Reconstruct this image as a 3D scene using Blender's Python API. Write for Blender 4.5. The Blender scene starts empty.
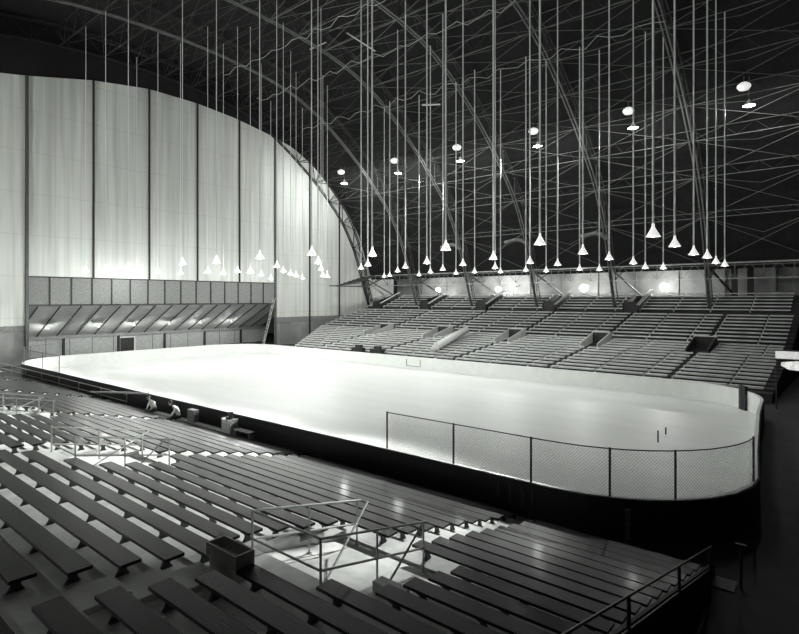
import bpy, math, random
from mathutils import Vector
random.seed(7)
C = bpy.context.scene.collection
PI = math.pi

# ------------------------------------------------------------------ helpers
# world: x = -a (a = distance towards the end wall), y = across the rink, z = up
class MB:
    def __init__(s): s.v = []; s.f = []
    def add(s, vs, fs):
        n = len(s.v); s.v += [tuple(p) for p in vs]; s.f += [tuple(i + n for i in f) for f in fs]
        return s
    def box(s, x0, x1, y0, y1, z0, z1):
        if x0 > x1: x0, x1 = x1, x0
        if y0 > y1: y0, y1 = y1, y0
        if z0 > z1: z0, z1 = z1, z0
        return s.add([(x0,y0,z0),(x1,y0,z0),(x1,y1,z0),(x0,y1,z0),(x0,y0,z1),(x1,y0,z1),(x1,y1,z1),(x0,y1,z1)],
              [(0,3,2,1),(4,5,6,7),(0,1,5,4),(1,2,6,5),(2,3,7,6),(3,0,4,7)])
    def tube(s, p, q, r, n=6, cap=True, r2=None):
        p = Vector(p); q = Vector(q); d = q - p
        if d.length < 1e-6: return s
        d.normalize(); u = d.cross(Vector((0,0,1)))
        if u.length < 1e-3: u = d.cross(Vector((0,1,0)))
        u.normalize(); w = d.cross(u); r2 = r if r2 is None else r2
        vs = []
        for i in range(n):
            a = 2*PI*(i+.5)/n; o = u*math.cos(a) + w*math.sin(a)
            vs += [p + o*r, q + o*r2]
        fs = [(2*i, 2*i+1, (2*i+3) % (2*n), (2*i+2) % (2*n)) for i in range(n)]
        if cap: fs += [tuple(range(0, 2*n, 2)), tuple(range(2*n-1, 0, -2))]
        return s.add(vs, fs)
    def path(s, pts, r, n=6):
        for i in range(len(pts)-1): s.tube(pts[i], pts[i+1], r, n)
        return s
    def lathe(s, prof, c=(0,0,0), n=20):
        vs = [];
        for r, z in prof:
            for i in range(n): vs.append((c[0]+r*math.cos(2*PI*i/n), c[1]+r*math.sin(2*PI*i/n), c[2]+z))
        fs = [(k*n+i, k*n+(i+1) % n, (k+1)*n+(i+1) % n, (k+1)*n+i) for k in range(len(prof)-1) for i in range(n)]
        return s.add(vs, fs)
    def prism(s, poly, axis, t0, t1):
        # poly: 2-D outline in the two other axes, extruded along axis
        def P(u, v, t): return {'x': (t,u,v), 'y': (u,t,v), 'z': (u,v,t)}[axis]
        n = len(poly)
        return s.add([P(u,v,t0) for u,v in poly] + [P(u,v,t1) for u,v in poly],
                     [tuple(range(n))[::-1], tuple(range(n, 2*n))] + [(i, (i+1) % n, (i+1) % n+n, i+n) for i in range(n)])
    def mesh(s, name, mat, smooth=False):
        me = bpy.data.meshes.new(name); me.from_pydata(s.v, [], s.f); me.validate(); me.update()
        if mat: me.materials.append(mat)
        if smooth:
            for p in me.polygons: p.use_smooth = True
        return me
    def build(s, name, mat, parent=None, smooth=False, loc=None):
        o = bpy.data.objects.new(name, s.mesh(name, mat, smooth)); C.objects.link(o)
        if parent: o.parent = parent
        if loc: o.location = loc
        return o

def link(name, me, parent=None, loc=None, rot=None):
    o = bpy.data.objects.new(name, me); C.objects.link(o)
    if parent: o.parent = parent
    if loc: o.location = loc
    if rot: o.rotation_euler = rot
    return o
def tag(o, label, cat, group=None, kind=None):
    o['label'] = label; o['category'] = cat
    if group: o['group'] = group
    if kind: o['kind'] = kind
    return o
def thing(name, label, cat, loc=(0,0,0), rz=0, group=None):
    o = bpy.data.objects.new(name, None); C.objects.link(o); o.location = loc; o.rotation_euler = (0,0,rz)
    o.empty_display_size = .2
    return tag(o, label, cat, group)
def struct(o): o['kind'] = 'structure'; return o
ORD = ['', 'first','second','third','fourth','fifth','sixth','seventh','eighth','ninth','tenth','eleventh','twelfth','thirteenth',
       'fourteenth','fifteenth','sixteenth','seventeenth','eighteenth','nineteenth','twentieth']
TENS = {20:'twenty',30:'thirty',40:'forty',50:'fifty',60:'sixty',70:'seventy'}
def ordn(n):
    if n <= 20: return ORD[n]
    t, u = n//10*10, n % 10
    return TENS[t]+'-'+ORD[u] if u else TENS[t][:-1]+'ieth'

# ------------------------------------------------------------------ materials
def mat(name, col, rough=.6, metal=0., var=.12, scale=3., spec=.5, stretch=(1,1,1), bump=0., emit=0.):
    m = bpy.data.materials.new(name); m.use_nodes = True; nt = m.node_tree; N = nt.nodes; L = nt.links
    b = N['Principled BSDF']; b.inputs['Roughness'].default_value = rough; b.inputs['Metallic'].default_value = metal
    b.inputs['Specular IOR Level'].default_value = spec
    tc = N.new('ShaderNodeTexCoord'); mp = N.new('ShaderNodeMapping'); mp.inputs['Scale'].default_value = stretch
    nz = N.new('ShaderNodeTexNoise'); nz.inputs['Scale'].default_value = scale; nz.inputs['Detail'].default_value = 4
    L.new(tc.outputs['Object'], mp.inputs['Vector']); L.new(mp.outputs['Vector'], nz.inputs['Vector'])
    rp = N.new('ShaderNodeValToRGB'); g = (col, col*1.02, col*.99) if not isinstance(col, tuple) else col
    rp.color_ramp.elements[0].position = .3; rp.color_ramp.elements[1].position = .7
    rp.color_ramp.elements[0].color = (*[max(0, c*(1-var)) for c in g], 1)
    rp.color_ramp.elements[1].color = (*[min(1, c*(1+var)) for c in g], 1)
    L.new(nz.outputs['Fac'], rp.inputs['Fac']); L.new(rp.outputs['Color'], b.inputs['Base Color'])
    if bump:
        bp = N.new('ShaderNodeBump'); bp.inputs['Strength'].default_value = bump; bp.inputs['Distance'].default_value = .02
        L.new(nz.outputs['Fac'], bp.inputs['Height']); L.new(bp.outputs['Normal'], b.inputs['Normal'])
    if emit:
        b.inputs['Emission Color'].default_value = (1, 1.0, .97, 1); b.inputs['Emission Strength'].default_value = emit
    return m
M = {}
M['ice'] = mat('ice', .74, .42, var=.035, scale=.5, stretch=(.35,1.6,1), spec=.3)
M['board'] = mat('white_board_paint', .82, .5, var=.04, scale=1.5)
M['boardout'] = mat('dark_board_backing', .018, .7, var=.4, scale=4, stretch=(4,4,.5))
M['rail'] = mat('dark_rail', .05, .5)
M['concrete'] = mat('pale_concrete', .66, .8, var=.16, scale=2.5, bump=.3)
M['floor'] = mat('dark_concrete_floor', .03, .7, var=.3, scale=1.2)
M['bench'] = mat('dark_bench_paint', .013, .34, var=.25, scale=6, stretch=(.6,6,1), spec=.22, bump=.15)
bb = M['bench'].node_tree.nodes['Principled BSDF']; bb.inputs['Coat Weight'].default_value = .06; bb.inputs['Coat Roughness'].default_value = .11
M['leg'] = mat('bench_bracket_iron', .05, .55)
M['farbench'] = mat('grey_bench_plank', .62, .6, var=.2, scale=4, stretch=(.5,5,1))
M['farterrace'] = mat('dark_timber_terrace', .035, .85, var=.3, scale=2)
M['pipe'] = mat('steel_pipe', .38, .38, metal=.5, var=.2)
M['darkpipe'] = mat('dark_pipe', .06, .45, metal=.3)
M['steel'] = mat('roof_steel', .17, .5, var=.25, scale=1.5)
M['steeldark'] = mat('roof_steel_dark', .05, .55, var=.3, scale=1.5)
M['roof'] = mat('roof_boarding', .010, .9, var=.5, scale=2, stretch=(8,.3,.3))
M['rod'] = mat('white_conduit', .85, .4, var=.05)
M['shade'] = mat('white_enamel', .9, .35, var=.03, emit=.45)
M['bulb'] = mat('lamp_glass', .9, .2, var=0, emit=14)
M['glare'] = mat('wall_lamp_glass', .9, .2, var=0, emit=34)
M['greypanel'] = mat('grey_panel', .24, .7, var=.2, scale=5)
M['soffit'] = mat('soffit_sheeting', .62, .6, var=.12, scale=1, stretch=(1,.3,6))
M['lower'] = mat('lower_wall_block', .40, .8, var=.15, scale=4)
M['black'] = mat('black_trim', .02, .6)
M['col'] = mat('column_paint', .10, .6, var=.2)
M['cable'] = mat('pale_cable', .6, .5)
M['backwall'] = mat('back_wall_plaster', .30, .85, var=.25, scale=.6)
M['sidewall'] = mat('side_wall_boarding', .04, .85, var=.35, scale=1.2, stretch=(.2,.2,3))
M['wood'] = mat('bare_wood', .45, .7, var=.25, scale=5, stretch=(1,6,1))
M['shirt'] = mat('white_shirt', .8, .8, var=.05)
M['trousers'] = mat('dark_trousers', .05, .9)
M['skin'] = mat('skin', .38, .6, var=.05)
M['hair'] = mat('dark_hair', .03, .7)
M['wire'] = mat('fence_wire', .16, .5, metal=.4)
M['lit'] = mat('lit_sign_and_sheet_glow', .75, .4, var=.35, scale=6, emit=.3)

# the white end wall: sheets with faint joints and vertical run marks
def wallmat():
    m = bpy.data.materials.new('white_wall_sheeting'); m.use_nodes = True; nt = m.node_tree; N = nt.nodes; L = nt.links
    b = N['Principled BSDF']; b.inputs['Roughness'].default_value = .7
    tc = N.new('ShaderNodeTexCoord'); sp = N.new('ShaderNodeSeparateXYZ'); L.new(tc.outputs['Object'], sp.inputs[0])
    def math_(op, a, bb):
        n = N.new('ShaderNodeMath'); n.operation = op
        for i, v in enumerate((a, bb)):
            if v is None: continue
            if isinstance(v, (int, float)): n.inputs[i].default_value = v
            else: L.new(v, n.inputs[i])
        return n.outputs[0]
    def joint(out, off, period, w):
        t = math_('FRACT', math_('DIVIDE', math_('SUBTRACT', out, off), period), None)
        return math_('LESS_THAN', t, w/period)
    v = joint(sp.outputs['Y'], -100*1.254+25.0, 1.254, .035)
    h = joint(sp.outputs['Z'], 26.3-4.3*20, 4.3, .06)
    j = math_('MULTIPLY', math_('MAXIMUM', v, h), .22)
    mp = N.new('ShaderNodeMapping'); mp.inputs['Scale'].default_value = (1, 1.5, .06); L.new(tc.outputs['Object'], mp.inputs['Vector'])
    nz = N.new('ShaderNodeTexNoise'); nz.inputs['Scale'].default_value = 1.2; nz.inputs['Detail'].default_value = 5
    L.new(mp.outputs[0], nz.inputs['Vector'])
    rp = N.new('ShaderNodeValToRGB'); rp.color_ramp.elements[0].position = .35; rp.color_ramp.elements[1].position = .62
    rp.color_ramp.elements[0].color = (.62,.635,.60,1); rp.color_ramp.elements[1].color = (.78,.80,.765,1)
    L.new(nz.outputs['Fac'], rp.inputs['Fac'])
    mx = N.new('ShaderNodeMix'); mx.data_type = 'RGBA'; L.new(j, mx.inputs[0]); L.new(rp.outputs[0], mx.inputs[6])
    mx.inputs[7].default_value = (.2,.2,.2,1); L.new(mx.outputs[2], b.inputs['Base Color'])
    return m
M['endwall'] = wallmat()

# ------------------------------------------------------------------ key numbers
F_PX, CAM_H, HORIZ = 544.6, 6.80, 299.0
AF, AR = .63906, .76916            # camera forward = (-AF, AR), right = (AR, AF)
A_WALL = 65.4; YC = 29.5
RIBS = [65.05, 54.4, 43.9, 33.4, 22.9, 12.4, 1.9, -8.6]
PROF = [(0,34.2),(3,34.15),(6,34.0),(11,33.5),(15,32.7),(19,31.1),(22,29.4),(25,27.4),(28,25.2),(30.5,23.0),(32.5,21.1),(34.2,19.2),(35.6,17.1),(36.8,15.0),(38.0,12.2),(39.0,9.3),(40.5,5.5)]
def prof(o):
    o = abs(o)
    for (a, za), (b, zb) in zip(PROF, PROF[1:]):
        if o <= b: return za + (zb-za)*(o-a)/(b-a)
    return PROF[-1][1]
def normal(o):
    e = .4; dz = (prof(o+e) - prof(o-e)) / (2*e); n = Vector((-dz, 1)).normalized(); return n
def chord(o, d):   # point on a chord set d metres outside the lower chord
    n = normal(o); return (YC + o + n.x*d, prof(o) + n.y*d)

# ------------------------------------------------------------------ ground
fl = MB().box(-90, 16, -16, 84, -.3, 0).build('floor', M['floor']); struct(fl)
# rink outline (a, y), counter-clockwise, resampled by Catmull-Rom
def arc(ca, cy, r, t0, t1, n=8):
    return [(ca + r*math.cos(math.radians(t0+(t1-t0)*i/n)), cy + r*math.sin(math.radians(t0+(t1-t0)*i/n))) for i in range(n+1)]
ctrl = []
for i in range(0, 20): ctrl.append((54.5 - i*(54.5-6.9)/20, 15.41))
ctrl += arc(6.9, 20.01, 4.6, 270, 178)
ctrl += [(2.75,24),(3.15,28),(3.55,32),(3.8,35.6)]
ctrl += arc(9.6, 35.6, 5.81, 176, 90)
for i in range(1, 20): ctrl.append((9.6 + i*(54.5-9.6)/20, 41.41))
ctrl += arc(54.5, 35.81, 5.6, 90, 0)
ctrl += [(60.1, 31.5), (60.1, 28.4), (60.1, 25)]
ctrl += arc(54.5, 21.01, 5.6, 360, 270)[:-1]
def resample(pts, step):
    L = [0]; n = len(pts)
    for i in range(n):
        p, q = pts[i], pts[(i+1) % n]; L.append(L[-1] + math.hypot(q[0]-p[0], q[1]-p[1]))
    tot = L[-1]; k = int(tot/step); out = []; j = 0
    for i in range(k):
        s = tot*i/k
        while L[j+1] < s: j += 1
        t = (s-L[j])/(L[j+1]-L[j]+1e-9); p, q = pts[j], pts[(j+1) % n]
        out.append((p[0]+(q[0]-p[0])*t, p[1]+(q[1]-p[1])*t))
    return out
OUT = resample(ctrl, .5)
def offset(pts, d):
    n = len(pts); r = []
    for i in range(n):
        p, q = pts[i-1], pts[(i+1) % n]; tx, ty = q[0]-p[0], q[1]-p[1]; l = math.hypot(tx, ty)
        r.append((pts[i][0] - ty/l*d, pts[i][1] + tx/l*d))
    return r
INN = offset(OUT, .06); OUTR = offset(OUT, -.10)
if sum((p[0]-30)**2+(p[1]-28)**2 for p in INN) > sum((p[0]-30)**2+(p[1]-28)**2 for p in OUT):
    INN = offset(OUT, -.06); OUTR = offset(OUT, .10)
def ring(b, p0, p1, z0, z1):
    n = len(p0); vs = []
    for a, y in p0: vs += [(-a,y,z0),(-a,y,z1)]
    for a, y in p1: vs += [(-a,y,z0),(-a,y,z1)]
    fs = []
    for i in range(n):
        j = (i+1) % n; A, B = 2*i, 2*j; P, Q = 2*n+2*i, 2*n+2*j
        fs += [(A,B,B+1,A+1),(P,P+1,Q+1,Q),(A+1,B+1,Q+1,P+1),(A,P,Q,B)]
    return b.add(vs, fs)
ice = MB().prism([(-a, y) for a, y in offset(OUT, .055 if INN[0][1] > OUT[0][1] else -.055)], 'z', 0, .03).build('ice_sheet', M['ice'])
tag(ice, 'smooth white ice sheet filling the rink inside the boards', 'ice')
rk = thing('rink_boards', 'long white rink barrier with dark outer face enclosing the ice', 'rink barrier', (-30, 28.4, 0))
def shift(o, root): o.location = -Vector(root.location); return o
b = MB(); ring(b, INN, OUT, 0, 1.17); shift(b.build('inner_panelling', M['board'], rk), rk)['label'] = 'white painted inner face'
b = MB(); ring(b, OUT, OUTR, 0, 1.17); shift(b.build('outer_cladding', M['boardout'], rk), rk)['label'] = 'dark outer cladding'
b = MB(); ring(b, offset(OUT, .05), offset(OUT, -.09), 1.172, 1.20); shift(b.build('cap_rail', M['board'], rk), rk)
# battens on the dark outer face by the near corner
b = MB()
for a in (8.6, 8.2, 7.75, 7.45): b.box(-a-.02, -a+.02, 15.25, 15.30, .45, 1.0)
shift(b.build('outer_batten', M['col'], rk), rk)
# gate outlined on the far boards, and an open dark gateway at the far corner
g = thing('rink_gate', 'small gate outlined on the far white boards', 'gate', (-32.6, 41.33, 0))
MB().box(-.85, .85, -.035, 0, .3, .33).box(-.85, -.82, -.035, 0, .3, .95).box(.82, .85, -.035, 0, .3, .95).build('gate_frame', M['rail'], g)
g = thing('corner_gate', 'dark gate post in the white boards at the far right corner', 'gate', (-5.12, 39.06, 0), math.radians(-52))
MB().box(-.32, .32, -.09, .1, .03, 1.5).build('gate_leaf', M['black'], g)
MB().tube((0,-.1,.0),(0,-.1,1.6), .035).build('gate_post', M['darkpipe'], g)
for k, (a, y, h) in enumerate(((7.05,27.6,.55),(7.16,29.45,.35))):
    tag(MB().tube((-a,y,.03),(-a,y,.03+h), .035, 8).build('ice_peg', M['darkpipe']), ('taller dark peg standing in the ice nearer the fence','shorter dark peg standing in the ice behind the taller peg')[k], 'peg', 'pegs on the ice')

# ------------------------------------------------------------------ wire fences on the boards
def sub(pts, s0, s1):
    return pts[s0:s1+1]
def fence(path, z0, z1, posts, name, label, pitch=.10, wr=.0029, post_r=.03):
    t = thing(name, label, 'fence', (-path[0][0], path[0][1], z0))
    L = [0]
    for p, q in zip(path, path[1:]): L.append(L[-1] + math.hypot(q[0]-p[0], q[1]-p[1]))
    def at(s):
        s = min(max(s, 0), L[-1]-1e-6); j = 0
        while L[j+1] < s: j += 1
        f = (s-L[j])/(L[j+1]-L[j]); p, q = path[j], path[j+1]
        return (-(p[0]+(q[0]-p[0])*f), p[1]+(q[1]-p[1])*f)
    loc = Vector(t.location)
    def V(s, z): x, y = at(s); return Vector((x, y, z)) - loc
    H = z1 - z0; w = MB(); n = int(L[-1]/pitch)
    for sgn in (1, -1):
        for i in range(-int(H/pitch)-1, n + int(H/pitch)+2):
            s0 = i*pitch; pts = []
            for k in range(5):
                s = s0 + sgn*H*k/4
                if 0 <= s <= L[-1]: pts.append(V(s, z0+H*k/4))
            for a, c in zip(pts, pts[1:]): w.tube(a, c, wr, 3, False)
    w.build('wire_mesh', M['wire'], t)
    r = MB()
    ns = max(4, int(L[-1]/.6))
    r.path([V(L[-1]*i/ns, z1) for i in range(ns+1)], .018); r.build('top_rail', M['darkpipe'], t)
    pm = MB().box(-.028,.028,-.02,.02,0,H+.03).mesh('fence_post', M['col'])
    for (pa, py) in posts:
        best = min(range(200), key=lambda i: (at(L[-1]*i/199)[0]+pa)**2 + (at(L[-1]*i/199)[1]-py)**2)
        link('post', pm, t, V(L[-1]*best/199, z0))
    return t
near = [p for p in OUT if p[1] < 20.3 and p[0] < 13.75]
near = sorted([p for p in near if p[0] > 7.75], key=lambda p: -p[0]) + sorted([p for p in near if p[0] <= 7.75], key=lambda p: p[1])
fence(near, 1.2, 2.55, [(13.7,15.41),(10.39,15.41),(7.56,15.4),(5.3,15.7),(3.8,16.6),(2.3,20.2)], 'wire_fence', 'diamond wire mesh fence on the boards around the near right corner')
lf = sorted([p for p in OUT if 46.4 < p[0] <= 54.5 and p[1] < 16], key=lambda p: p[0]) + sorted([p for p in OUT if p[0] > 54.5 and p[1] < 19.5], key=lambda p: p[1])
fence(lf, 1.2, 2.45, [(46.6,15.4),(50.3,15.4),(55,15.4),(58.2,16.8)], 'wire_fence', 'low wire fence on the boards at the distant left corner of the ice', pitch=.2, wr=.006)

# ------------------------------------------------------------------ near stand
P, RISE, Y0, Z0 = .67, .155, 14.31, .50
VS = 10.04
def zf(k): return max(.02, Z0 + RISE*k - .27)
def zr(k): return Z0 + RISE*k - .42
def yk(k): return Y0 - P*k
NB = 6
A_R = 2.65
tr = MB()
for k in range(-1, 23):
    ya, yb = yk(k)-.30, yk(k)+.37
    if 9 <= k <= 12:      # rows cut by the sunken gangway ramps
        edges = [A_R]
        for n in range(5): edges += [5.62 + VS*n, 8.74 + VS*n]
        edges.append(63.5)
        for e in range(0, len(edges), 2): tr.box(-edges[e+1], -edges[e], ya, yb, 0, zf(k))
        for e in range(1, len(edges)-1, 2): tr.box(-edges[e+1], -edges[e], ya, yb, 0, zr(k)-.16)
    else:
        tr.box(-63.5, -A_R, ya, yb, 0, zf(k))
tr.box(-63.5, -A_R, -11, yk(22)-.30, 0, zf(22))
terr = tr.build('stepped_terrace', M['concrete'])
tag(terr, 'pale stepped concrete terrace carrying the dark benches in the foreground', 'terrace')
def block_ranges(k):
    """bench extents (a0, a1) by block number for row k"""
    res = []
    for n in range(NB):
        if k <= 8: l0, l1 = 7.62 + VS*(n-1), 6.97 + VS*n
        elif k <= 12: l0, l1 = 8.78 + VS*(n-1), 5.56 + VS*n
        elif k == 13: l0, l1 = 8.55 + VS*(n-1), 6.14 + VS*n
        else: l0, l1 = 8.05 + VS*(n-1), 7.2 + VS*n
        if n == 0: l0 = A_R + .12
        res.append((l0, l1))
    return res
seatc = {}; legm = {}
def seat_mesh(L):
    key = round(L, 2)
    if key not in seatc:
        b = MB(); h = L/2; e = .012
        b.box(-h, h, -.155, .155, -.05, 0)
        seatc[key] = b.mesh('seat', M['bench'])
    return seatc[key]
def leg_mesh(H):
    key = round(H, 2)
    if key not in legm:
        b = MB()
        prof_ = [(-.10,-H),(.10,-H),(.055,-H+.07),(.045,-.14),(.15,-.05),(.15,-.045),(-.15,-.045),(-.15,-.06),(-.05,-.15),(-.055,-H+.07)]
        b.prism(prof_, 'x', -.028, .028)
        legm[key] = b.mesh('leg', M['leg'])
    return legm[key]
BLK = ['end block beside the right-hand handrail', 'block behind the nearest railed gangway', 'block beyond the second railed gangway',
       'block beyond the third railed gangway', 'block beyond the fourth gangway', 'distant block by the end wall']
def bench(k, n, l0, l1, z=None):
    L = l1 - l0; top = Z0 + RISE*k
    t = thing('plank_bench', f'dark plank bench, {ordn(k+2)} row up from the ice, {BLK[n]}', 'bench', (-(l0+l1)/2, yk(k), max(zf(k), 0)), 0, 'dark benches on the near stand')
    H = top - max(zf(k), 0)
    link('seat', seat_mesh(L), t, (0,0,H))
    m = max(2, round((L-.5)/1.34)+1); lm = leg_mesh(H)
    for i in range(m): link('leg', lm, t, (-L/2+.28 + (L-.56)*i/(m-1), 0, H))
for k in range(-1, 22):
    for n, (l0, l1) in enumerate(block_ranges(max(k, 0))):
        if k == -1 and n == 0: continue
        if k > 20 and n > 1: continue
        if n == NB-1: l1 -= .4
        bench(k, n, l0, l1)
# smooth ramps between the guard rails, railings, wooden trough
def ramp(n):
    o = VS*n
    b = MB()
    ya, yb = 5.95, 8.92
    b.prism([(ya,zr(9)-.2),(yb,zr(9)-.2),(yb,zr(8)+.03),(ya,zr(12)+.055)], 'x', -(8.73+o), -(5.63+o))
    t = b.build('gangway_ramp', M['concrete'])
    tag(t, f'pale smooth concrete ramp inside the {GW[n]} guard railing', 'ramp', 'gangway ramps')
GW = ['nearest', 'second', 'third', 'fourth', 'fifth']
def surf(y): return zr(8)+.03 + (zr(12)+.025-zr(8))*(8.92-y)/2.97
def railing(n):
    o = VS*n
    t = thing('pipe_railing', ('steel pipe guard railing around the nearest gangway, in the foreground','steel pipe guard railing of the second gangway, left of the nearest','steel pipe guard railing of the third gangway at the left edge','small pipe guard railing of the fourth gangway, far left','tiny pipe guard railing of the fifth gangway, by the end wall')[n], 'railing', (-(7.3+o), 7.2, surf(7.2)), 0, 'gangway guard railings')
    loc = Vector(t.location)
    def V(a, y, h): return Vector((-(a+o), y, surf(y)+h)) - loc
    A0, A1, ya, ym, yb = 6.5, 8.32, 5.86, 7.2, 8.56
    r = .022
    for a in (A0, A1):
        for y in (ya, ym, yb):
            pb = MB().tube(V(a,y,0), V(a,y,.97), r, 8).tube(V(a,y,0), V(a,y,.02), .06, 8)
            pb.build('post', M['pipe'], t)
    tb = lambda p, q, nm: MB().tube(p, q, r, 8).build(nm, M['pipe'], t)
    tb(V(A1,ya,.97), V(A1,yb+.12,.97), 'top_rail'); tb(V(A0,ya,.97), V(A0,yb+.08,.97), 'top_rail'); tb(V(A0,ya,.97), V(A1,ya,.97), 'top_rail')
    tb(V(A1,ya,.46), V(A1,yb,.46), 'mid_rail'); tb(V(A0,ya,.46), V(A0,yb,.46), 'mid_rail'); tb(V(A0,ya,.46), V(A1,ya,.46), 'mid_rail')
    tb(V(8.15,8.72,.97), V(7.05,6.5,.03), 'brace'); tb(V(6.38,8.35,.97), V(6.42,7.45,.03), 'brace')
for n in range(5): ramp(n); railing(n)
tag(MB().box(-.32,.32,-.12,.12,0,.22).build('step_block', M['wood'], None, loc=(-6.0, 7.0, surf(7.0)-.02)), 'low timber step block on the nearest ramp behind the front railing', 'step')
def trough(a, y, z, name, lab, s=1.):
    t = thing(name, lab, 'seat frame', (-a, y, z), 0)
    MB().box(-.42*s,.42*s,-.17,-.14,0,.22).build('side_board', M['wood'], t)
    MB().box(-.42*s,.42*s,.14,.17,0,.22).build('side_board', M['wood'], t)
    MB().box(-.42*s,-.38*s,-.14,.14,0,.22).build('end_board', M['wood'], t)
    MB().box(.38*s,.42*s,-.14,.14,0,.22).build('end_board', M['wood'], t)
    MB().box(-.38*s,.38*s,-.14,.14,0,.03).build('bottom_board', M['wood'], t)
trough(7.63, yk(14)+.02, zf(14)+.25, 'bench_end_frame', 'open wooden box frame bridging the aisle behind the nearest railing')
for nm, aa, kk in (('step_block', 7.63, 15), ('step_block', 7.63, 16), ('step_block', 7.63, 17)):
    tag(MB().box(-.33,.33,-.30,.33,0,.09).build(nm, M['concrete'], None, loc=(-aa, yk(kk)+.02, zf(kk))), f'pale aisle step at the {ordn(kk+2)} row, bottom left of the photo', 'step', 'aisle steps')
tag(MB().box(-.33,.33,-.16,.16,0,.25).build('support_block', M['concrete'], None, loc=(-7.63, yk(14)+.02, zf(14))), 'concrete block under the open wooden box frame', 'block')
# end handrail at the right of the stand
t = thing('end_handrail', 'long sloping dark pipe handrail along the right end of the near stand', 'handrail', (-(A_R-.16), 8, 0))
loc = Vector(t.location)
def V(y, h): return Vector((-(A_R-.16), y, Z0+(Y0-y)/P*RISE-.42+h)) - loc
MB().tube(V(2,1.0), V(14.2,1.0), .022, 8).build('top_rail', M['darkpipe'], t)
MB().tube(V(2,.5), V(14.2,.5), .02, 8).build('mid_rail', M['darkpipe'], t)
for y in (2.2, 5.2, 8.2, 11.2, 14.1):
    MB().tube(V(y,-.35 if y < 13 else -.13), V(y,1.0), .03, 8).build('post', M['darkpipe'], t)
t = thing('barrier_post', 'short dark post with a bracket on the floor beyond the end handrail', 'post', (-2.0, 14.95, 0))
MB().tube((0,0,0),(0,0,1.0), .03, 8).build('post', M['darkpipe'], t); MB().box(-.12,.12,-.03,.03,1.0,1.05).build('bracket', M['darkpipe'], t)
tag(MB().box(-.9,1.3,-.28,.30,0,.03).build('floor_pad', M['lower'], None, loc=(-3.4, 14.9, 0)), 'pale concrete strip on the floor at the foot of the right-hand benches', 'floor slab')
t = thing('segmented_post', 'pale post in three segments against the dark corner boards', 'post', (-4.75, 15.55, 0))
for z0, z1 in ((.02,.32),(.36,.66),(.70,1.0)): MB().box(-.07,.07,-.04,.04,z0,z1).build('segment', M['col'], t)
ep = MB(); sl = RISE/P
ep.prism([(-.5, 0), (15.2, 0), (15.2, .25), (14.9, .42), (-.5, .42+15.4*sl)], 'x', -A_R+.01, -A_R+.07)  # added dark sheet over the pale steps, standing in for shade
epo = ep.build('end_shade_panel', M['boardout'], terr); epo['label'] = 'added dark sloping panel for the shade at the stand end'
# front rail at the left of the near stand
t = thing('front_railing', 'long low pipe railing at the front of the near stand, far left', 'railing', (-46, 14.9, 0))
MB().tube((-14,0,1.0),(12,0,1.0), .03).build('top_rail', M['pipe'], t)
MB().tube((-14,0,.55),(12,0,.55), .025).build('mid_rail', M['pipe'], t)
for i in range(8): MB().tube((-14+i*3.714,0,0),(-14+i*3.714,0,1.0), .03).build('post', M['pipe'], t)
tag(MB().tube((-38.4,14.55,.72),(-31.2,14.9,1.35), .06, 8).build('leaning_pole', M['wood']), 'pale pole propped on the front railing at the left', 'pole')

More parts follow.
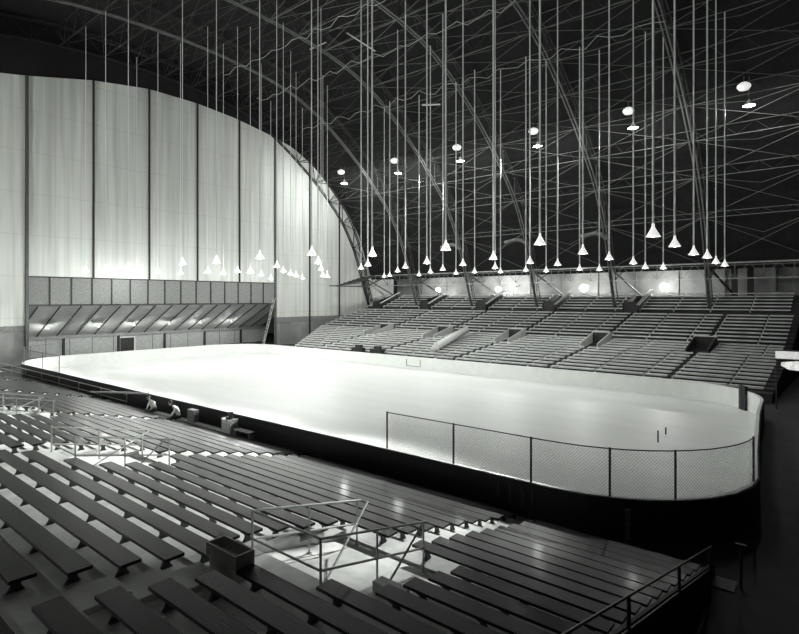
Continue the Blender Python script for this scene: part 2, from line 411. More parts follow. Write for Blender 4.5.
# ------------------------------------------------------------------ players' bench, people, box
t = thing('team_bench', 'pale plank bench beside the dark outside of the near boards', 'bench', (-27.2, 14.80, 0))
MB().box(-3.9,3.9,-.16,.16,.42,.47).build('seat', M['wood'], t)
for i in range(5): MB().box(-3.7+i*1.85-.03,-3.7+i*1.85+.03,-.13,.13,0,.42).build('leg', M['leg'], t)
def person(loc, rz, label, lean, hatcol):
    root = thing('person', label, 'person', loc, rz)
    vs = [(0,0,.56),(0,.06*lean,.78),(0,.14*lean,1.0),(0,.19*lean,1.10),(0,.24*lean,1.17),
          (-.10,.02,.54),(-.13,.42,.52),(-.13,.46,.12),(-.13,.57,.07),
          (.10,.02,.54),(.13,.42,.52),(.13,.46,.12),(.13,.57,.07),
          (-.19,.13*lean,1.02),(-.24,.20*lean,.78),(-.14,.22*lean+.12,.62),
          (.19,.13*lean,1.02),(.24,.20*lean,.78),(.14,.22*lean+.12,.62)]
    es = [(0,1),(1,2),(2,3),(3,4),(0,5),(5,6),(6,7),(7,8),(0,9),(9,10),(10,11),(11,12),(2,13),(13,14),(14,15),(2,16),(16,17),(17,18)]
    rr = [.16,.155,.17,.07,.055,.10,.075,.05,.045,.10,.075,.05,.045,.075,.05,.035,.075,.05,.035]
    def skin(name, verts, edges, rad, m, par):
        me = bpy.data.meshes.new(name); me.from_pydata(verts, edges, []); o = bpy.data.objects.new(name, me); C.objects.link(o)
        me.materials.append(m); sk = o.modifiers.new('s', 'SKIN');
        for i, r in enumerate(rad): me.skin_vertices[0].data[i].radius = (r, r)
        me.skin_vertices[0].data[0].use_root = True
        sb = o.modifiers.new('sub', 'SUBSURF'); sb.levels = 1; sb.render_levels = 1
        o.parent = par; return o
    body = skin('body', vs, es, rr, M['shirt'], root)
    hb = MB(); hz = 1.30; hy = .30*lean
    hb.lathe([(.0,-.13),(.05,-.12),(.078,-.05),(.086,.02),(.08,.07),(.05,.115),(0,.13)], (0,hy,hz), 14)
    hb.tube((0,hy+.07,hz-.0),(0,hy+.105,hz-.02), .016, 6)
    for s in (-1,1): hb.tube((s*.08,hy,hz-.0),(s*.098,hy,hz), .025, 6)
    hb.build('head', M['skin'], root, True)
    MB().lathe([(.0,.15),(.06,.13),(.09,.08),(.095,.02),(.09,-.0)], (0,hy-.012,hz), 14).build('hair', hatcol, root, True)
    for s in (-1, 1):
        h = MB(); px, py, pz = s*.14, .22*lean+.12, .62
        h.box(px-.035, px+.035, py-.01, py+.075, pz-.045, pz-.02)
        for q, fl in enumerate((.062, .074, .068, .052)):
            fx = px-.028+q*.019
            h.tube((fx, py+.07, pz-.032), (fx, py+.07+fl*.55, pz-.04), .009, 6).tube((fx, py+.07+fl*.55, pz-.04), (fx, py+.07+fl*.8, pz-.07), .008, 6)
        h.tube((px-s*.035, py+.01, pz-.032), (px-s*.07, py+.055, pz-.045), .011, 6)
        h.build('hand', M['skin'], root)
    tm = MB()
    for s in (-1,1):
        tm.tube((s*.10,-.04,.55),(s*.13,.44,.53), .108, 10, r2=.085).tube((s*.13,.44,.56),(s*.13,.46,.12), .085, 10, r2=.062)
    tm.build('trousers', M['trousers'], root, True)
person((-30.3, 14.82, 0), math.radians(190), 'person in a white shirt sitting on the plank bench, left of the other', 1.3, M['hair'])
person((-27.5, 14.82, 0), math.radians(150), 'person in a white shirt leaning forward at the middle of the plank bench', 1.6, M['hair'])
tag(MB().box(-.32,.32,-.14,.14,.0,.62).build('equipment_bag', M['greypanel'], None, loc=(-26.2, 14.84, .47)), 'grey bag standing on the plank bench beside the leaning person', 'bag')
t = thing('crate', 'white wooden crate standing at the right end of the plank bench', 'crate', (-22.9, 14.85, 0))
MB().box(-.33,.33,-.2,.2,.1,1.05).build('crate_body', M['shirt'], t); MB().box(-.38,-.33,-.22,.22,0,1.1).build('corner_post', M['wood'], t); MB().box(.33,.38,-.22,.22,0,1.1).build('corner_post', M['wood'], t)
tag(MB().box(-.2,.2,-.1,.1,0,.12).box(.02,.18,-.08,.08,.1,.36).build('dark_glove', M['black'], None, loc=(-22.9,14.85,1.05)), 'small black object sitting on top of the white crate', 'glove')
t = thing('timing_table', 'small slatted table with papers right of the white crate', 'table', (-21.7, 14.85, 0))
MB().box(-.6,.6,-.18,.18,.66,.70).build('tabletop', M['wood'], t)
for x in (-.55,.55): MB().box(x-.03,x+.03,-.15,.15,0,.66).build('leg', M['wood'], t)

# ------------------------------------------------------------------ far stand
rows = []
for i in range(13): rows.append((42.9+1.2*i, 1.0+.147*i))
for i in range(1, 9): rows.append((57.3+1.2*i, 2.76+.30*i))
for i in range(1, 7): rows.append((68.0+1.0*i, 5.35+.36*i))
def a_left(y, z):
    return 52.6 + (y-42.9)*(63.3-52.6)/(57.3-42.9) if y < 57.3 else min(64.6, 63.3+(y-57.3)*.17)
ft = MB()
for i, (y, z) in enumerate(rows):
    y1 = rows[i+1][0] if i+1 < len(rows) else 76
    al = a_left(y, z)+.2
    ft.box(-al, -4.0, y-.25, y1-.25, 0, z-.40)
ft.box(-64.8, 11.9, 74.75, 78.6, 0, 7.2)
fo = ft.build('stepped_terrace', M['farterrace']); tag(fo, 'dark stepped terrace under the grey benches across the rink', 'terrace')
VF = [10.4, 19.9, 29.6, 39.6, 49.4]      # lower stair openings on the far side (y ~56)
VU = [20.6, 31.0, 41.4, 51.7, 61.7]      # upper openings beside the roof feet
FB = ['rightmost block', 'second block from the right', 'third block from the right', 'fourth block from the right', 'leftmost block', 'leftmost corner block']
farc = {}
def far_mesh(L, seed):
    key = (round(L, 1), seed)
    if key in farc: return farc[key]
    b = MB(); x = -L/2; seg = 3.75; off = (seed % 3)*.0
    while x < L/2-.3:
        x1 = min(x+seg, L/2)
        b.box(x+.07, x1-.07, -.17, .17, .35, .40)
        b.box(x+.07, x1-.07, -.17, -.14, .27, .35)
        x = x1
    xx = -L/2
    lg = MB()
    while xx < L/2+.01:
        b.box(xx-.03, xx+.03, -.16, .16, 0, .335); xx += seg
    farc[key] = b.mesh('far_bench', M['farbench']); return farc[key]
for i, (y, z) in enumerate(rows):
    if i < 21: cuts = [4.4] + VF + [a_left(y, z)]
    else: cuts = [4.8] + VU + [a_left(y, z)]
    for n in range(len(cuts)-1):
        l0, l1 = cuts[n], cuts[n+1]
        g0 = g1 = .0
        op = (9 <= i <= 12) or i >= 21
        w = 1.0 if (9 <= i <= 12) else (.95 if i >= 21 else .14)
        if n > 0: l0 += w
        if n < len(cuts)-2: l1 -= w
        if l1 - l0 < .8: continue
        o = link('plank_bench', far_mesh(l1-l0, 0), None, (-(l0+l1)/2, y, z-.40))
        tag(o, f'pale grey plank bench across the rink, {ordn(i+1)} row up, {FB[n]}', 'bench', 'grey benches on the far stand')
for n, a in enumerate(VF):
    t = thing('stair_enclosure', f'low boxed stair opening in the far stand, {ordn(n+1)} from the right', 'stair enclosure', (-a, 54.4, 1.9), 0, 'lower stair openings in the far stand')
    for s in (-1, 1):
        MB().prism([(-1.4,-.1),(2.7,.5),(2.7,1.35),(2.2,1.45),(-1.4,.55)], 'x', s*.85-.05, s*.85+.05).build('side_wall', M['farbench'] if n else M['farterrace'], t)
    MB().box(-.8,.8,1.9,2.0,.3,1.45).build('rear_wall', M['black'], t)
    MB().box(-.95,.95,1.95,2.75,1.4,1.48).build('lid', M['farbench'], t)
for n, a in enumerate(VU):
    t = thing('stair_opening', f'dark stair opening with sloping rails near the top of the far stand, {ordn(n+1)} from right', 'stair opening', (-a, 68.3, 5.0), 0, 'upper stair openings in the far stand')
    MB().box(-.75,.75,0,.1,.0,1.5).build('opening_shade', M['black'], t)  # black slab stands in for the unlit depth of the opening
    for s in (-1, 1):
        MB().prism([(-.1,.0),(5,2.0),(5,2.5),(-.1,1.2)], 'x', s*.8-.05, s*.8+.05).build('side_wall', M['farterrace'], t)
    for dx in (.85, 1.1):
        MB().tube((dx,-.2,1.1),(dx+.25,4.6,3.0), .05).build('handrail', M['rod'], t)
t = thing('covered_slide', 'pale sloping canvas covered chute on the far stand, left of centre', 'chute', (-34.6, 47, 0))
MB().tube((.7,0,1.75),(-.9,8.2,3.1), .42, 10).build('canvas_cover', M['farbench'], t, True)
MB().tube((.9,-1.0,1.3),(.7,0,1.75), .42, 10, r2=.42).build('chute_mouth', M['wood'], t, True)
# few clutter boxes low on the far stand
for a, l in ((39.2, 'dark crate on the lowest far rows, left of the pale chute'), (42.0, 'dark crate on the lowest far rows, furthest left of the chute')):
    q = tag(MB().box(-.8,.8,-.3,.3,0,.7).box(-.3,.5,-.2,.2,.7,1.0).build('crate', M['black'], None, loc=(-a, 43.4, .75)), l, 'crate', 'crates on the far stand')

# ------------------------------------------------------------------ end wall with balcony bay
YB0, YB1 = 18.6, 50.0
wb = MB()
pts = []
WT = [(-11.5,8),(-8,14.5),(-4,19.5),(0,23),(6,26.3),(12,28.6),(18.6,29.8),(25,31.3),(31.3,32.2),(37.6,32.2),(43.4,31.7),(50,30.6),(53.3,29.8),(57,28),(61.3,24.9),(64.5,21.9),(68,17.5),(69.6,14.2),(71,12.5),(80,12.5)]
def walltop(y):
    for (a, za), (c, zc) in zip(WT, WT[1:]):
        if a <= y <= c: return za + (zc-za)*(y-a)/(c-a)
    return 8
ys = [-11 + i for i in range(0, 82)]
top = [(y, max(walltop(y), 6.5)) for y in ys if y <= 69.5] + [(71.5, 12.5), (77, 12.5)]
outl = [(-11, 4.05)] + top + [(77, 4.05)] 
# opening for the balcony bay is below z=9.1: build the wall as three slabs
def slab(y0, y1, zb):
    L = [(y, z) for y, z in top if y0 < y < y1]
    def zt(y):
        for (a, za), (c, zc) in zip(top, top[1:]):
            if a <= y <= c: return za+(zc-za)*(y-a)/(c-a)
        return top[-1][1]
    return [(y0, zb), (y1, zb), (y1, zt(y1))] + L[::-1] + [(y0, zt(y0))]
wb.prism(slab(-11, YB0, 4.05), 'x', -A_WALL-.2, -A_WALL)
wb.prism(slab(YB0, YB1, 9.12), 'x', -A_WALL-.2, -A_WALL)
wb.prism(slab(YB1, 77, 4.1), 'x', -A_WALL-.2, -A_WALL)
struct(wb.build('wall_left', M['endwall']))
lw = MB().box(-A_WALL-.15, -A_WALL, -11, YB0, 0, 3.4).box(-A_WALL-.15, -A_WALL, YB1+.3, 50.9, 0, 3.2).box(-A_WALL-.15, -A_WALL, 53.0, 79, 0, 3.3)
struct(lw.build('wall_lower', M['backwall']))
struct(MB().box(-A_WALL-.12, -A_WALL+.05, -11, YB0, 3.4, 4.05).box(-A_WALL-.12, -A_WALL+.05, YB1, 79, 3.25, 4.1).build('trim_wall_band', M['greypanel']))
struct(MB().box(-A_WALL-.6, -A_WALL-.5, -11, 79, 0, 34.5).build('wall_outer', M['roof'])) if False else None
for i, (y, zb, r) in enumerate(((18.6,0,.2),(25.0,9.12,.10),(31.3,9.12,.10),(37.6,9.12,.10),(43.9,9.12,.10),(50.0,0,.20),(56.6,0,.12),(63.0,0,.12),(12.2,4,.1))):
    struct(MB().box(-A_WALL, -A_WALL+.22, y-r*.7, y+r*.7, zb, walltop(y)-.05).build('trim_%d' % (i+1), M['black'] if r < .2 else M['col']))
bal = thing('balcony', 'grey panelled balcony front with ribbed sloping underside on the end wall', 'balcony', (-A_WALL, (YB0+YB1)/2, 6.15))
bl = Vector(bal.location)
def bpart(b, name, m): o = b.build(name, m, bal); o.location = -bl; return o
bpart(MB().box(-A_WALL-.1, -A_WALL, YB0, YB1, 6.15, 9.12), 'fascia_panel', M['greypanel'])
b = MB().box(-A_WALL, -A_WALL+.12, YB0, YB1, 9.06, 9.18).box(-A_WALL, -A_WALL+.12, YB0, YB1, 6.08, 6.22)
bpart(b, 'fascia_rail', M['black'])
for i in range(1, 15):
    y = YB0 + (YB1-YB0)*i/15
    bpart(MB().box(-A_WALL, -A_WALL+.08, y-.07, y+.07, 6.2, 9.1), 'fascia_batten', M['black'])
AB = 73.1
bpart(MB().prism([(-A_WALL-.1,6.1),(-AB,2.45),(-AB,2.65),(-A_WALL-.1,6.3)], 'y', YB0, YB1+3), 'soffit', M['soffit'])
for i in range(0, 17):
    y = YB0 + (YB1-YB0)*(i+.5)/15
    v = MB(); d = .032
    v.prism([(-A_WALL-.1,6.06),(-AB,2.41),(-AB,2.28),(-A_WALL-.1,5.93)], 'y', y-d, y+d)
    bpart(v, 'soffit_rib', M['black'])
bpart(MB().box(-AB-.1, -AB+.15, YB0-4, YB1+4, 2.0, 2.45), 'rear_beam', M['greypanel'])
struct(MB().box(-AB-.3, -AB-.05, YB0-4, YB1+4, 0, 2.1).build('wall_recess', M['lower']))
struct(MB().box(-AB-.3, -A_WALL-.15, YB0-4.2, YB0-4, 0, 6).build('wall_recess_side', M['lower']))
for i, y in enumerate((24.59, 30.99, 37.13, 43.17, 49.3)):
    struct(MB().box(-AB-.05, -AB+.2, y-.12, y+.12, 0, 2.1).build('trim_%d' % (i+12), M['black']))
for i in range(12):
    y = 20.2 + i*2.55
    struct(MB().box(-AB-.05, -AB-.02, y-.03, y+.03, 0, 2.0).build('trim_%d' % (i+20), M['col']))
d = struct(MB().box(-AB-.05, -AB+.0, 31.2, 33.0, 0, 1.75).build('door_1', M['black']))
d = struct(MB().box(-AB+.0, -AB+.05, 31.05, 31.2, 0, 1.85).box(-AB+.0, -AB+.05, 33.0, 33.15, 0, 1.85).box(-AB, -AB+.05, 31.05, 33.15, 1.75, 1.87).build('trim_40', M['shirt']))
struct(MB().box(-A_WALL-.1, -A_WALL-.02, 50.9, 53.0, 0, 3.2).build('door_2', M['greypanel']))
SOFL = []
shade_small = MB().lathe([(.02,.45),(.05,.42),(.07,.25),(.22,.0),(.20,.0),(.05,.22)], (0,0,0), 14).mesh('shade', M['shade'], True)
for i, (px, y) in enumerate(((0,21.8),(0,27.2),(0,31.4),(0,36.0),(0,40.5),(0,45.4))):
    a = 69.6; z = 2.45+(73.1-a)/(73.1-65.5)*3.65
    t = thing('soffit_lamp', f'small white bell lamp under the ribbed balcony soffit, {ordn(i+1)} from left', 'lamp', (-a, y, z-.75), 0, 'balcony soffit lamps')
    link('shade', shade_small, t, (0,0,0)); MB().tube((0,0,.4),(0,0,.6), .03).build('stem', M['rod'], t)
    SOFL.append((-a, y, z-.85))
# ladder and spares by the column
t = thing('ladder', 'pale wooden ladder leaning on the column at the balcony right end', 'ladder', (-64.3, 46.9, 0))
for s in (0, .5):
    MB().tube((s,-.3*s,0),(-.6+s,2.4,6.9), .05).build('stile', M['wood'], t)
for i in range(1, 16):
    f = i/16; MB().tube((-.6*f,2.4*f,6.9*f),(-.6*f+.5,2.4*f-.15*(1-f),6.9*f), .03, 5).build('rung', M['wood'], t)

# ------------------------------------------------------------------ other walls, roof shell
struct(MB().box(-66, 12, 78.8, 79.0, 0, 13.5).build('wall_back', M['backwall']))
struct(MB().box(12, 12.3, -14, 79, 0, 36).build('wall_right', M['sidewall']))
struct(MB().box(-66, 12.3, -14.2, -14, 0, 12).build('wall_front', M['sidewall']))
sh = MB(); offs = [o for o in [-39 + 3*i for i in range(27)]]
cs = [chord(o, 2.6) for o in offs]
vs = []; 
for y, z in cs: vs += [(-A_WALL-.5, y, z), (12.3, y, z), (-A_WALL-.5, y, z+.15), (12.3, y, z+.15)]
fs = []
for i in range(len(cs)-1):
    A = 4*i; B = A+4; fs += [(A,A+1,B+1,B), (A+2,B+2,B+3,A+3)]
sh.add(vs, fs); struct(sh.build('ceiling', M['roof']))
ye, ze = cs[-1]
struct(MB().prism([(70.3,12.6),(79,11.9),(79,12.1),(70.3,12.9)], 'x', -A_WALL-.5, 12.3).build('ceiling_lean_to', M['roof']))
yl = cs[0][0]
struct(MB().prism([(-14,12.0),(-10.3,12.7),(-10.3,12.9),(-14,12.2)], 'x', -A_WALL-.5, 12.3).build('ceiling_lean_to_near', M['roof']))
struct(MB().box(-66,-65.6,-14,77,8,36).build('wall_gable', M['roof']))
for i in range(13):
    a = 60 - 5.3*i
    struct(MB().box(-a-.08,-a+.08,78.6,78.8,6.8,12).build('trim_%d' % (50+i), M['greypanel']))

# ------------------------------------------------------------------ arch trusses
ST = [-38.6,-36.5,-34,-31,-28,-24.5,-21,-17.5,-14,-10.5,-7,-3.5,0,3.5,7,10.5,14,17.5,21,24.5,28,31,34,36.5,38.6,40.3]
def dp(o): return 2.0 if abs(o) < 34 else max(.9, 2.0-(abs(o)-34)*.17)
truss_parts = []
def truss_meshes():
    lo = MB(); up = MB(); wbm = MB()
    fine = []
    for a, c in zip(ST, ST[1:]):
        fine += [a, (a+c)/2]
    fine.append(ST[-1])
    for s in (-.17, .17):
        lo.path([(s, *chord(o, 0)) for o in fine if o > -38.7], .085, 4)
        up.path([(s, *chord(o, dp(o))) for o in fine if o > -38.7], .08, 4)
    for i, (a, c) in enumerate(zip(ST, ST[1:])):
        m = (a+c)/2
        wbm.tube((0, *chord(a, 0)), (0, *chord(m, dp(m))), .055, 4).tube((0, *chord(m, dp(m))), (0, *chord(c, 0)), .055, 4)
        wbm.tube((0, *chord(a, 0)), (0, *chord(a, dp(a))), .05, 4)
    # foot: the chords come together in a heavy post down to the stand
    ft = MB()
    y1, z1 = chord(38.6, .45); 
    ft.tube((0, y1, z1), (0, YC+40.55, 4.9), .26, 4, r2=.20)
    return lo.mesh('lower_chord', M['steel']), up.mesh('upper_chord', M['steeldark']), wbm.mesh('web_bracing', M['steeldark']), ft.mesh('foot_post', M['steeldark'])
TM = truss_meshes()
TM_SHADED = []
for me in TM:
    me = me.copy(); me.materials.clear(); me.materials.append(M['black']); TM_SHADED.append(me)  # black copy puts the end-wall arch's silhouette shade into its colour
AL = ['against the white end wall', 'second from the end wall', 'third from the end wall', 'fourth from the end wall', 'third from the right', 'second from the right, ending right of centre', 'rightmost, nearest the camera', 'behind the camera side']
AL = ['against the white end wall', 'second out from the white end wall', 'third out from the white end wall', 'fourth out from the white end wall', 'fifth out, footing right of centre', 'sixth out, with the tall dark column at right', 'seventh out, almost overhead', 'eighth out']
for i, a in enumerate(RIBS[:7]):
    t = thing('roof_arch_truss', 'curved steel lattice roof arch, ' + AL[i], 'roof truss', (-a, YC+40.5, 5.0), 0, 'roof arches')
    for nm, me in zip(('lower_chord','upper_chord','web_bracing','foot_post'), TM if i else TM_SHADED):
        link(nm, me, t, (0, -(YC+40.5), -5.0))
# extra columns by the rightmost foot
for a, y, lab in ((11.0, 77.0, 'dark square column behind the far stand, left of the pair at right'), (9.4, 77.4, 'dark square column behind the far stand, rightmost')):
    tag(MB().box(-a-.3,-a+.3,y-.3,y+.3,7.2,12.4).build('steel_column', M['steeldark']), lab, 'column')
# trussed purlins bay by bay
PO = [-8,-3.5, 0, 3.5, 7, 10.5, 14, 17.5, 21, 24.5, 28, 31, 34, 36.5, 38.6]
for bi in range(6):
    a1, a0 = RIBS[bi], RIBS[bi+1]; L = a1 - a0
    for pi, o in enumerate(PO):
        if bi == 5 and o < 7: continue
        yu, zu = chord(o, dp(o)); yl_, zl = chord(o, 0)
        t = thing('trussed_purlin', f'thin lattice roof purlin, {ordn(len(PO)-pi)} up from the far eaves, {ordn(bi+1)} bay from end wall', 'purlin', (-a1, yl_, zl), 0, 'roof purlins')
        T = Vector((-a1, yl_, zl))
        def W(f, k): # along bay, k=0 lower chord level .. 1 upper
            return Vector((-a1+L*f, yl_+(yu-yl_)*k, zl+(zu-zl)*k)) - T
        b = MB().tube(W(0,0), W(1,0), .045, 4).tube(W(0,1), W(1,1), .045, 4)
        b.build('chord', M['steel'] if bi > 1 else M['steeldark'], t)  # first two bays: lack of light put into a darker steel
        b = MB(); n = 4
        for j in range(n):
            b.tube(W(j/n,1), W((j+.5)/n,0), .03, 4).tube(W((j+.5)/n,0), W((j+1)/n,1), .03, 4)
        b.build('lacing', M['steeldark'], t)
    # diagonal sway rods in the bay, lower chord plane
    b = MB(); t = thing('sway_bracing', f'crossed thin sway rods under the roof, {ordn(bi+1)} bay from end wall', 'bracing', (-a1, YC+20, 20), 0, 'roof sway bracing')
    T = Vector(t.location)
    for p_, q_ in zip(PO[::1], PO[1::1]):
        if bi == 5 and p_ < 7: continue
        A = Vector((-a1, *chord(p_, .1))) - T; B_ = Vector((-a0, *chord(q_, .1))) - T
        Cc = Vector((-a1, *chord(q_, .1))) - T; D_ = Vector((-a0, *chord(p_, .1))) - T
        b.tube(A, B_, .025, 4).tube(Cc, D_, .025, 4)
        mid = Vector(((-a1-a0)/2, *chord((p_+q_)/2, dp(p_)))) - T
        b.tube(A, mid, .03, 4).tube(D_, mid, .03, 4)
    b.build('rod', M['steel'] if bi > 1 else M['steeldark'], t)  # same darker steel for the unlit first two bays
# lattice girder along the feet above the far stand
for bi in range(6):
    a1, a0 = RIBS[bi], RIBS[bi+1]; y = YC+39.2; L = a1-a0
    t = thing('lattice_girder', f'horizontal lattice girder between roof feet over the far stand, {ordn(bi+1)} bay from end wall', 'girder', (-a1, y, 9.0), 0, 'girders over the far stand')
    MB().tube((0,0,1.75),(L,0,1.75), .09, 4).build('top_chord', M['pipe'], t)
    MB().tube((0,0,.05),(L,0,.05), .07, 4).build('bottom_chord', M['pipe'], t)
    b = MB(); n = 4
    for j in range(n):
        x0, x1 = L*j/n, L*(j+1)/n
        b.tube((x0,0,.05),(x0,0,1.75), .05, 4).tube((x0,0,.05),((x0+x1)/2,0,1.75), .04, 4).tube(((x0+x1)/2,0,1.75),(x1,0,.05), .04, 4)
    b.build('lacing', M['steel'], t)
    if bi < 6:
        b = MB().tube((0,.0,1.5),(1.6,6.5,-1.7), .13, 4).tube((0,0,-.2),(0,9,2.9), .09, 4)
        b.build('knee_brace', M['steeldark'], t)
# grandstand canopy frame at the left corner of the far stand
t = thing('stacked_planks', 'bundle of dark planks on a frame against the white end wall corner', 'plank stack', (-63.8, 62.0, 8.9))
for i in range(6):
    MB().tube((0, 1.0*i-1.5, .25*i),(1.6, 1.0*i+2.6, .55+.30*i), .10, 4).build('plank', M['steeldark'], t)
MB().tube((0,-2.6,0),(0,5.6,0), .12, 4).build('beam', M['steeldark'], t)
# pale struts and a floodlight arm in the roof
for (a0,z0,a1,z1,lab) in ((40.3,35.35,36.4,32.1,'short pale strut in the dark roof, middle of the three at top'),(46.1,39.0,43.5,37.3,'short pale strut in the dark roof, leftmost at the top edge'),(30.5,24.7,28.5,24.3,'short pale horizontal bar hanging in the dark roof')):
    dz = 0
    tag(MB().tube((-a0, 40, min(z0,34.4)+dz), (-a1, 40, min(z1,34.4) if z1 != 32.1 else 31.4), .07, 6).build('roof_strut', M['rod']), lab, 'strut', 'pale roof struts')
for i, (a, y) in enumerate(((33.4, 66.3), (22.9, 66.0), (43.9, 66.3))):
    t = thing('heater_duct', f'pale curved duct arm beside a roof foot, {("middle","rightmost","leftmost")[i]} of three', 'duct', (-a+.3, y, 14.0), 0, 'duct arms')
    MB().path([(0,0,.0),(-.4,-.3,.5),(-1.2,-.5,.7),(-3.0,-.6,.4)], .28, 8).build('duct', M['steel'], t)
# wavy festoon cables under the roof
def cable(y, z, a0, a1, lab, seed):
    random.seed(seed); pts = []; n = int((a0-a1)/1.1)
    for i in range(n+1):
        a = a0 + (a1-a0)*i/n
        pts.append((-a, y, z + .32*math.sin(i*2.1+seed) + random.uniform(-.2,.2)))
    tag(MB().path(pts, .028, 5).build('cable', M['cable']), lab, 'cable', 'wavy roof cables')
cable(49.0, 30.0, 58, 12, 'wavy pale electric cable strung under the roof, lowest', 1)
cable(41.5, 31.8, 58, 12, 'wavy pale electric cable strung under the roof, middle', 2)
cable(35.5, 32.8, 56, 20, 'wavy pale electric cable strung under the roof, highest', 3)

# ------------------------------------------------------------------ pendant lamps
PX = [(372,255.4),(367.7,265.4),(361,268.7),(384.3,276.8),(389.4,276),(398,271.5),(405.7,267.6),(419.2,275.3),(426.7,263),(430.3,272.4),(442.9,269.8),(445.5,249.4),(455.7,273.8),(462.8,265),(474.5,272.4),(493.6,258.7),(495,268),(500.5,272.4),(526.3,270.8),(529.2,262.7),(539.3,243.7),(545.7,271.3),(557.6,264.9),(583.2,253.2),(580,269.7),(599.5,270),(609.7,259),(633.4,263.3),(645.6,267.9),(653,235.5),(662.7,268.4),(675.9,245.7),(694.3,254),(707.4,257.3),(716.3,262.8),(724.7,265.6)]
LAMPS = [  # (a, y) positions of the lamps over the ice, measured on a 6 m grid
 (22.8,24.8),(29.9,32.0),(33.6,35.1),(43.7,49.7),(41.7,48.4),(34.3,41.0),(29.5,36.3),(37.9,49.1),(24.5,32.7),(32.9,44.5),(29.1,41.3),(17.0,24.4),
 (32.6,48.7),(23.7,36.4),(29.4,47.3),(18.5,32.1),(23.9,41.8),(27.4,49.0),(24.0,47.8),(18.4,37.3),(11.7,24.8),(22.9,49.9),(17.9,41.1),(12.2,31.6),
 (19.3,49.2),(18.1,50.9),(12.6,37.3),(12.7,42.9),(13.8,50.0),(6.5,24.7),(12.8,51.8),(6.9,30.1),(7.3,36.4),(7.2,39.8),(7.8,46.3),(7.9,50.6)]
WLAMPS = [(58.0,21.5),(53.4,21.5),(49.4,21.8),(61.8,28.2),(54.5,27.0),(54.8,29.6),(39.7,21.6),(49.5,29.6),(36.1,22.3),(51.3,32.5),(47.2,31.5),
 (46.2,32.3),(30.0,21.7),(51.7,37.6),(58.3,43.9),(37.3,28.7),(42.9,33.8),(46.6,37.7),(49.7,41.0),(55.1,46.5),(25.1,21.9),(30.8,27.5),(38.0,34.3),(47.3,43.0),(48.4,44.7)]
def pxof(a, y): return 399.5 + F_PX*(-AR*a + AF*y)/(AF*a + AR*y)
sm = MB().lathe([(.03,.58),(.055,.55),(.065,.42),(.10,.34),(.20,.16),(.30,.0),(.285,.0),(.19,.14),(.09,.31),(.0,.34)], (0,0,0), 20).mesh('shade', M['shade'], True)
bm_ = MB().lathe([(0,-.02),(.06,.0),(.085,.06),(.06,.13),(.03,.2)], (0,0,0), 12).mesh('bulb', M['bulb'], True)
lights = []
def spot(name, loc, power, ang=150, blend=.5, rad=.15, rot=(0,0,0)):
    l = bpy.data.lights.new(name, 'SPOT'); l.energy = power; l.spot_size = math.radians(ang); l.spot_blend = blend; l.shadow_soft_size = rad
    l.color = (.97, 1, .965)
    o = bpy.data.objects.new(name, l); C.objects.link(o); o.location = loc; o.rotation_euler = rot; return o
def point(name, loc, power, rad=.3):
    l = bpy.data.lights.new(name, 'POINT'); l.energy = power; l.shadow_soft_size = rad; l.color = (.97, 1, .965)
    o = bpy.data.objects.new(name, l); C.objects.link(o); o.location = loc; return o
PEND_W, WALLP_W, FLOOD_W, BACK_W = 195, 320, 700, 560
NEAR_FILL = 2500
FARF = 128000
allp = sorted([(pxof(a, y), a, y, 0) for a, y in LAMPS] + [(pxof(a, y), a, y, 1) for a, y in WLAMPS])
cnt = [0, 0]
for px, a, y, w in allp:
    cnt[w] += 1
    lab = (f'white cone pendant lamp on long rod, {ordn(cnt[0])} from left before dark roof and stands' if not w else
           f'small pendant lamp seen against the white end wall, {ordn(cnt[1])} from left')
    t = thing('pendant_lamp', lab, 'pendant lamp', (-a, y, 9.45), 0, 'pendant lamps over the ice')
    top_ = prof(y-YC) - .2 if y < 47 else 30.0
    MB().tube((0,0,.5),(0,0,top_-9.45), .05 if not w else .034, 6).build('rod', M['rod'], t)
    link('shade', sm, t); link('bulb', bm_, t)
    near_ = .25 if a < 9 else .5 if a < 15 else .8 if a < 22 else 1.
    if w and a > 42: point('pendant_light', (-a, y, 9.36), WALLP_W, .12)
    else: spot('pendant_light', (-a, y, 9.40), PEND_W*near_, 140, .35)
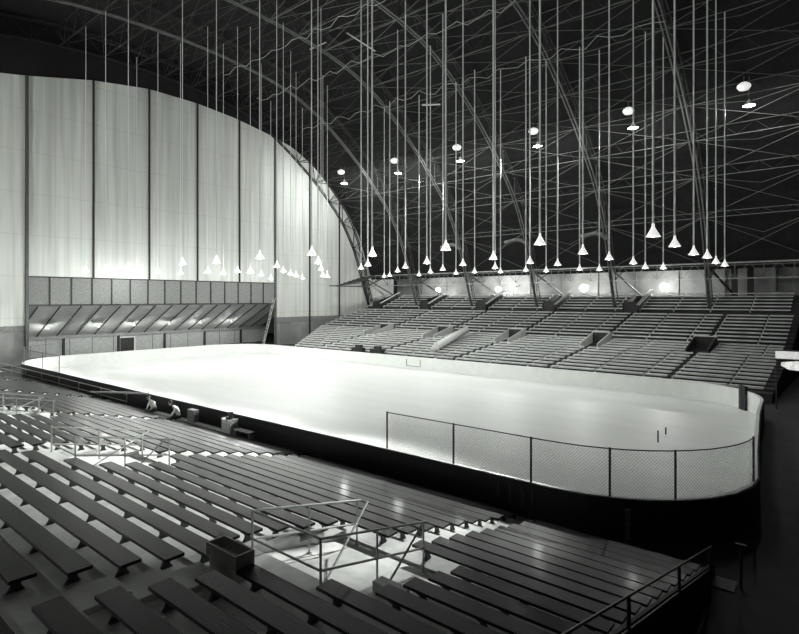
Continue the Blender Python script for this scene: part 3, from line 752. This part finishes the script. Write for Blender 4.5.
# high reflector lamps under the arches: mirror basket above, lamp below
for i, a in enumerate((57.0, 46.8, 36.8, 26.7, 16.6, 6.9)):
    for side in (0, 1):
        y = 56.0 if side == 0 else 3.0  # second row is added out of view as fill light
        t = thing('floodlight', (f'high reflector floodlight pair under the roof, {ordn(i+1)} from left' if side == 0 else f'added unseen floodlight pair above the near stand, {ordn(i+1)} from end wall'), 'floodlight', (-a, y, 24.0), 0, 'high floodlights')
        s = 1.0
        MB().lathe([(.0,.30),(.25,.30),(.5,.12),(.55,-.05),(.38,-.3),(.0,-.34)], (-.35,-.3,1.35), 16).build('reflector_basket', M['shade'], t, True)
        MB().lathe([(.05,.55),(.10,.45),(.22,.25),(.50,.0),(.48,.0),(.2,.2),(0,.25)], (0,0,-.35), 16).build('shade', M['rod'], t, True)
        MB().lathe([(0,-.1),(.2,-.06),(.36,.0),(.2,.08),(0,.1)], (0,0,-.37), 14).build('bulb', M['bulb'], t, True)
        MB().tube((0,0,.2),(0,0,prof(y-YC)-24.0-.1), .03).tube((-.35,-.3,1.6),(-.35,-.3,prof(y-YC)-24.0-.1), .03).build('stem', M['steel'], t)
        if side == 0 and a > 10: spot('flood_beam', (-a, y-.3, 23.4), FARF*(1.1 if a < 20 else .85 if a > 30 else 1), 13.4, .45, .35, (-math.radians(90-26.9), 0, 0)).scale = (2.05, 1, 1)
        if side == 0: point('flood_and_fill_light', (-a, y, 23.4), FLOOD_W*(3 if a > 45 else 1), .25)
        elif a > 20: spot('flood_and_fill_light', (-a, y, 23.4), NEAR_FILL*(.45 if a < 10 else .9 if a < 20 else .7), 43, .4, .3, (math.radians(24), 0, 0))  # near stand fill from the added row
        if side: spot('fill_wash', (-a, y, 23.4), (1500 if a < 45 else 3400), 100, .3, .3, (math.radians(84), 0, 0))  # added wash to brighten the rods and end wall
# glaring lamps on the back wall behind the far stand
for i, a in enumerate((54.9, 43.2, 40.5, 29.4, 18.8)):
    t = thing('glaring_lamp', f'glaring bright lamp on the wall behind the far stand, {ordn(i+1)} from left', 'lamp', (-a, 76.5, 8.35), 0, 'glaring lamps behind the far stand')
    r = .40 if i < 3 else .55
    MB().lathe([(0,-r),(r*.7,-r*.7),(r,0),(r*.7,r*.7),(0,r)], (0,0,0), 14).build('bulb', M['glare'], t, True)
    MB().tube((0,0,0),(0,0,-1.2), .04).tube((0,0,.3),(0,2.2,.6), .04).build('bracket', M['steeldark'], t)
    point('back_light', (-a, 75.9, 8.4), BACK_W, .35)
for p in SOFL: point('soffit_light', p, 130, .15)
# bright sign and sheet at the far right edge
t = thing('lit_sign', 'bright lit horizontal sign box at the right edge beyond the stand', 'sign', (-2.9, 40.9, 3.35))
MB().box(-.75,1.4,-.1,.1,-.22,.25).build('sign_face', M['lit'], t); MB().box(-.8,1.4,-.12,.12,.25,.31).build('sign_hood', M['steeldark'], t)
MB().tube((-.7,0,-.2),(-.7,0,-3.35), .05).tube((1.3,0,-.2),(1.3,0,-3.35), .05).build('post', M['steeldark'], t)
cl = MB(); n = 10; vs = []
random.seed(3)
for i in range(n+1):
    for j in range(4):
        zt = 3.02 - .12*abs(i-5)/5; vs.append((-2.6 + 1.5*i/n - .75, 40.85 - .12*math.sin(i*1.9+j), zt - j*.19*(.4+.6*math.sin(PI*i/n))))
fs = [(i*4+j, i*4+j+1, i*4+j+5, i*4+j+4) for i in range(n) for j in range(3)]
cl.add(vs, fs); o = cl.build('crumpled_sheet', M['lit']); tag(o, 'crumpled white sheet with added glow hanging under the lit sign at right', 'sheet')  # cloth shares the sign's emission, so its brightness is added glow
sol = o.modifiers.new('t', 'SOLIDIFY'); sol.thickness = .03

# ------------------------------------------------------------------ world, camera, view
w = bpy.data.worlds.new('World'); bpy.context.scene.world = w; w.use_nodes = True
w.node_tree.nodes['Background'].inputs[0].default_value = (.9,1,.95,1); w.node_tree.nodes['Background'].inputs[1].default_value = .01
cam = bpy.data.cameras.new('Camera'); co = bpy.data.objects.new('Camera', cam); C.objects.link(co)
cam.sensor_width = 36; cam.lens = F_PX/799*36; cam.clip_start = .05; cam.clip_end = 300
cam.shift_y = -(317-HORIZ)/799
co.location = (0, 0, CAM_H)
fwd = Vector((-AF, AR, 0)); co.rotation_euler = fwd.to_track_quat('-Z', 'Y').to_euler()
sc = bpy.context.scene; sc.camera = co
vs_ = sc.view_settings; vs_.view_transform = 'Standard'; vs_.look = 'None'; vs_.gamma = 1; vs_.exposure = 0.6; vs_.use_curve_mapping = False
